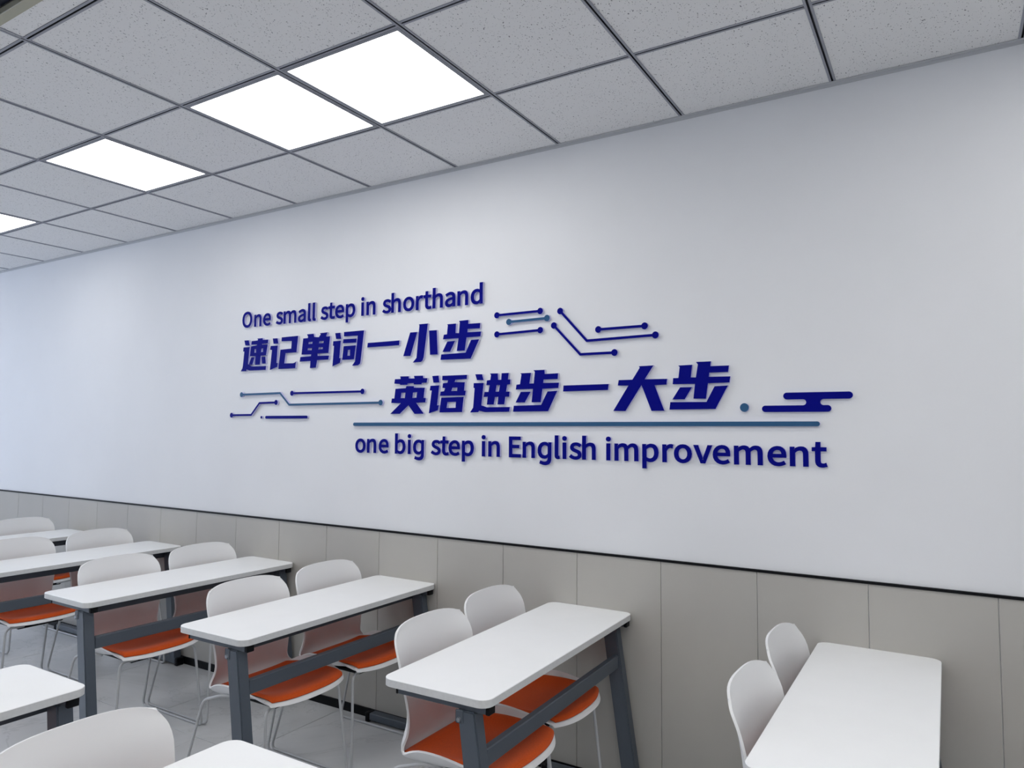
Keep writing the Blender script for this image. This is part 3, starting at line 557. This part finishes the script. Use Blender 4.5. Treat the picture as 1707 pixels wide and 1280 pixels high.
o = rebase(flat_shape('underline_bar', [bar_outline(-2.824, 1.5585, -.424, 1.567, .0095)], M_TEAL), -2.824, 1.56)
tag(o, 'long steel blue bar under the lower Chinese characters', 'wall ornament')
o = rebase(flat_shape('dash_ornament', [bar_outline(-3.557, 1.599, -3.205, 1.5995, .0088)], M_NAVY), -3.557, 1.599)
tag(o, 'navy dash beside a tiny dot, lowest piece left of the slogan', 'wall ornament')
o = rebase(flat_shape('dot_ornament', [arc(-3.601, 1.599, .0085, 0, 2 * PI * 23 / 24, 23)], M_NAVY), -3.601, 1.599)
tag(o, 'tiny navy dot left of the navy dash', 'wall ornament')
o = rebase(flat_shape('dot_ornament', [arc(-.696, 1.632, .0175, 0, 2 * PI * 23 / 24, 23)], M_TEAL), -.696, 1.632)
tag(o, 'steel blue dot between the last big character and the cloud', 'wall ornament')
h1, h2 = .0135, .0128
zt, zb = 1.6755, 1.626
gm_ = (zt - h1 + zb + h2) / 2; gr = (zt - h1 - zb - h2) / 2
cloud = arc(-.533, zt, h1, PI / 2, 1.5 * PI, 10) + arc(-.474, gm_, gr, PI / 2, -PI / 2, 8) + arc(-.615, zb, h2, PI / 2, 1.5 * PI, 10) \
    + arc(-.386, zb, h2, -PI / 2, PI / 2, 10) + arc(-.400, gm_, gr, -PI / 2, -1.5 * PI, 8) + arc(-.3115, zt, h1, -PI / 2, PI / 2, 10)
o = rebase(flat_shape('cloud_ornament', [cloud], M_NAVY), -.45, 1.65)
tag(o, 'navy stylised cloud of two rounded bars at the right end of the slogan', 'wall ornament')


# ------------------------------------------------------------------ tables
def rounded_rect(hx, hy, r, n=6):
    p = []
    for cx, cy, a in ((hx - r, hy - r, 0), (-hx + r, hy - r, PI / 2), (-hx + r, -hy + r, PI), (hx - r, -hy + r, 1.5 * PI)):
        p += arc(cx, cy, r, a, a + PI / 2, n)
    return p


TW, TL = .1985, .5915


def make_table():
    t = empty('classroom_table', (0, 0, 0))
    out = rounded_rect(TW, TL, .038)
    bm = bmesh.new()
    lv = []
    for z, ins, in ((.725, .0015), (.7262, 0), (.7480, 0), (.7495, .0006), (.7500, .0022)):
        k = [(x * (1 - ins / TW), y * (1 - ins / TL)) for x, y in out]
        lv.append([bm.verts.new((x, y, z)) for x, y in k])
    n = len(out)
    for li, (A, B) in enumerate(zip(lv, lv[1:])):
        for i in range(n):
            f = bm.faces.new((A[i], A[(i + 1) % n], B[(i + 1) % n], B[i])); f.material_index = 1 if li < 2 else 0
    bm.faces.new(lv[-1]); bm.faces.new(lv[0][::-1])
    link('tabletop', mesh('tabletop', bm), t, (M_TOP, M_EDGE))
    box('under_rail', (.066, -TL + .060, .674), (.090, TL - .060, .7248), M_DARK, t)
    box('crossbeam', (.132, -TL + .070, .528), (.158, TL - .070, .582), M_STEEL, t, .003)
    for s in (-1, 1):
        yo = s * (TL - .042)
        br = box('top_bracket', (-.150, yo - .016, .700), (.178, yo + .016, .7248), M_STEEL, t, .002)
        for xa, xb in ((-.158, -.150), (.178, .192)):
            box('bracket_cap', (xa, yo - .017, .699), (xb, yo + .017, .7247), M_BLACK, br, .002)
        # slanting leg of rectangular tube
        yl0, yl1 = sorted((s * (TL - .018), s * (TL - .066)))
        bm = bmesh.new()
        x0, x1, z0, z1 = .212, .113, .035, .701
        hw0, hw1 = .033, .031
        vs = [bm.verts.new(c) for c in ((x0 - hw0, yl0, z0), (x0 + hw0, yl0, z0), (x0 + hw0, yl1, z0), (x0 - hw0, yl1, z0),
                                        (x1 - hw1, yl0, z1), (x1 + hw1, yl0, z1), (x1 + hw1, yl1, z1), (x1 - hw1, yl1, z1))]
        for q in ((3, 2, 1, 0), (4, 5, 6, 7), (0, 1, 5, 4), (1, 2, 6, 5), (2, 3, 7, 6), (3, 0, 4, 7)): bm.faces.new([vs[i] for i in q])
        bmesh.ops.bevel(bm, geom=list(bm.edges), offset=.004, segments=2, affect='EDGES')
        leg = link('leg', mesh('leg', bm), t, (M_STEEL,))
        # hinge plate and bolt on the outer side
        yb = s * (TL - .016)
        bm = bmesh.new()
        box_bm(bm, (.078, min(yb, yb - s * .004), .662), (.106, max(yb, yb - s * .004), .702), .003)
        link('hinge_plate', mesh('hinge_plate', bm), leg, (M_STEEL,))
        bm = bmesh.new()
        bmesh.ops.create_cone(bm, cap_ends=True, segments=12, radius1=.008, radius2=.006, depth=.006)
        bmesh.ops.rotate(bm, verts=bm.verts, cent=(0, 0, 0), matrix=Matrix.Rotation(s * -PI / 2, 3, 'X'))
        bmesh.ops.translate(bm, verts=bm.verts, vec=(.092, yb + s * .003, .674))
        link('bolt', mesh('bolt', bm), leg, (M_SILVER,))
        yf = s * (TL - .042)
        ft = box('foot', (-.185, yf - .024, .012), (.245, yf + .024, .048), M_STEEL, t, .004)
        for xa, xb in ((-.213, -.185), (.245, .273)):
            box('foot_cap', (xa, yf - .026, 0), (xb, yf + .026, .050), M_BLACK, ft, .005)
    return t


TABLES = [  # centre x, centre y, turn, label
    (-.236, -.597, 0, 'white classroom table against the wall at the right, nearest the camera'),
    (-1.366, -.597, .020, 'white classroom table against the wall, second from the right'),
    (-2.436, -.590, .006, 'white classroom table against the wall, third from the right'),
    (-3.475, -.596, -.010, 'white classroom table against the wall, fourth from the right'),
    (-4.537, -.598, 0, 'white classroom table against the wall, second from the left edge'),
    (-5.580, -.598, 0, 'white classroom table farthest back against the wall, at the left edge'),
    (-2.436, -2.318, 0, 'white classroom table across the aisle, cut by the left edge'),
    (-1.370, -2.318, 0, 'white classroom table across the aisle, its corner at the bottom edge')]
proto = make_table()
for k, (x, y, a_, lab) in enumerate(TABLES):
    o = proto if k == 0 else copy_tree(proto)
    o.location = (x, y, 0); o.rotation_euler.z = a_
    tag(o, lab, 'table', 'white classroom tables')

# ------------------------------------------------------------------ chairs (face +x)
PROF = [  # x, z, half width, edge shift x, edge shift z, how abruptly the edge turns
    (-.187, .858, .196, .028, -.019, 2.8), (-.183, .838, .204, .032, -.021, 2.8), (-.175, .803, .211, .037, -.010, 2.6), (-.165, .76, .215, .041, 0, 2.5),
    (-.156, .70, .211, .046, 0, 2.8), (-.149, .64, .203, .048, 0, 3.2), (-.145, .585, .194, .050, 0, 4), (-.146, .535, .188, .050, 0, 5),
    (-.152, .495, .190, .050, .004, 6), (-.152, .460, .202, .046, .014, 6), (-.132, .432, .214, .036, .030, 6), (-.088, .420, .221, .018, .054, 6),
    (-.03, .420, .224, .002, .068, 6), (.03, .425, .225, 0, .068, 6), (.09, .432, .223, 0, .058, 5.5), (.15, .440, .219, -.004, .042, 5),
    (.216, .452, .214, -.018, .020, 4), (.264, .455, .208, -.034, .006, 3.2), (.290, .450, .202, -.044, .002, 2.8), (.300, .439, .198, -.048, .002, 2.8)]


def prof(v_):
    i = min(int(v_), len(PROF) - 2); f = v_ - i
    P = [PROF[max(0, min(len(PROF) - 1, i + d))] for d in (-1, 0, 1, 2)]
    r = []
    for k in range(6):
        a_, b_, c_, d_ = (p[k] for p in P)
        r.append(.5 * ((2 * b_) + (-a_ + c_) * f + (2 * a_ - 5 * b_ + 4 * c_ - d_) * f * f + (-a_ + 3 * b_ - 3 * c_ + d_) * f ** 3))
    return r


def shell_point(u, v_):
    x, z, hw, ex, ez, q = prof(v_)
    k = max(0, 1 - v_ / 2.2) ** 2                      # rounded top corners
    e = abs(u) ** q
    return Vector((x + ex * e, u * hw * (1 - .055 * k * abs(u) ** 3), z + ez * e - .006 * k * abs(u) ** 7))


def grid_mesh(name, us, vs):
    bm = bmesh.new()
    R = [[bm.verts.new(shell_point(u, v_)) for u in us] for v_ in vs]
    for a_, b_ in zip(R, R[1:]):
        for i in range(len(us) - 1): bm.faces.new((a_[i], a_[i + 1], b_[i + 1], b_[i]))
    bmesh.ops.recalc_face_normals(bm, faces=bm.faces)
    # normals must point to the sitter (up on the seat)
    f = max(bm.faces, key=lambda f_: f_.calc_center_median().x)
    up_f = min(bm.faces, key=lambda f_: (f_.calc_center_median() - Vector((.03, 0, .42))).length)
    if up_f.normal.z < 0: bmesh.ops.reverse_faces(bm, faces=bm.faces)
    return bm


def make_chair():
    t = empty('school_chair', (0, 0, 0))
    us = [math.sin(PI / 2 * (-1 + 2 * i / 20)) for i in range(21)]
    vs = [i * .25 for i in range(8)] + [2 + i * .5 for i in range(2 * (len(PROF) - 3) + 1)]
    me = mesh('shell', grid_mesh('shell', us, vs), True)
    me = evaluated(me, [('SOLIDIFY', dict(thickness=.0075, offset=-1))])
    me.set_sharp_from_angle(angle=1.0)
    link('shell', me, t, (M_SHELL,))
    us = [.94 * math.sin(PI / 2 * (-1 + 2 * i / 16)) for i in range(17)]
    vs = [9.7 + i * .45 for i in range(19)]
    vs = [v_ for v_ in vs if v_ <= 17.9]
    bm = grid_mesh('seat_pad', us, vs)
    bm.normal_update()
    off = {}
    for v_ in bm.verts:
        edge = v_.is_boundary
        off[v_] = v_.normal * (.003 if edge else .017)
    for v_, d in off.items(): v_.co += d
    me = mesh('seat_pad', bm, True)
    me = evaluated(me, [('SOLIDIFY', dict(thickness=.003, offset=-1)), ('SUBSURF', dict(levels=1, render_levels=1))])
    link('seat_pad', me, t, (M_SEAT,))
    box('black_seat_plate', (-.075, -.12, .399), (.19, .12, .413), M_BLACK, t, .004)  # flat black plate below the middle of the shell
    for s in (-1, 1):
        bm = bmesh.new()
        tube_bm(bm, [(.19, s * .09, .412), (.222, s * .195, .424), (.258, s * .229, .007), (-.262, s * .229, .007), (-.152, s * .206, .396), (-.03, s * .205, .438), (.03, s * .17, .426)], .0062, 8, .035, 5)
        link('sled_frame', mesh('sled_frame', bm, True), t, (M_WIRE,))
    return t


CHAIRS = [  # x of the table's left edge, chair centre y, turn, label
    (-.430, -.345, -.04, 'white chair with orange seat at the rightmost table, beside the wall'),
    (-.425, -.840, -.04, 'white chair at the rightmost table, the one farther from the wall'),
    (-1.604, -.366, 0, 'white and orange chair beside the wall at the second table from the right'),
    (-1.563, -.836, 0, 'white and orange chair nearest the camera at the second table from the right, aisle side'),
    (-2.630, -.318, 0, 'white and orange chair beside the wall at the third table from the right'),
    (-2.630, -.800, 0, 'white and orange chair on the aisle side of the third table from the right'),
    (-3.650, -.312, 0, 'white and orange chair beside the wall at the fourth table from the right'),
    (-3.657, -.793, 0, 'white and orange chair on the aisle side of the fourth table from the right'),
    (-4.720, -.318, 0, 'white chair beside the wall at the second table from the left edge'),
    (-4.735, -.806, 0, 'white and orange chair on the aisle side, cut by the left edge of the photo'),
    (-5.760, -.313, 0, 'farthest white chair beside the wall, upper left, its back cut by the left edge'),
    (-5.780, -.830, 0, 'farthest white chair in the last row, on the aisle side at the left edge'),
    (-1.630, -2.043, 0, 'large white chair back in the foreground at the bottom left corner'),
    (-2.640, -2.060, 0, 'white chair at the left edge table across the aisle, mostly outside the photo')]
cproto = make_chair()
for k, (x, y, a_, lab) in enumerate(CHAIRS):
    o = cproto if k == 0 else copy_tree(cproto)
    o.location = (x + .09, y, 0); o.rotation_euler.z = a_
    tag(o, lab, 'chair', 'white shell chairs with orange seats')
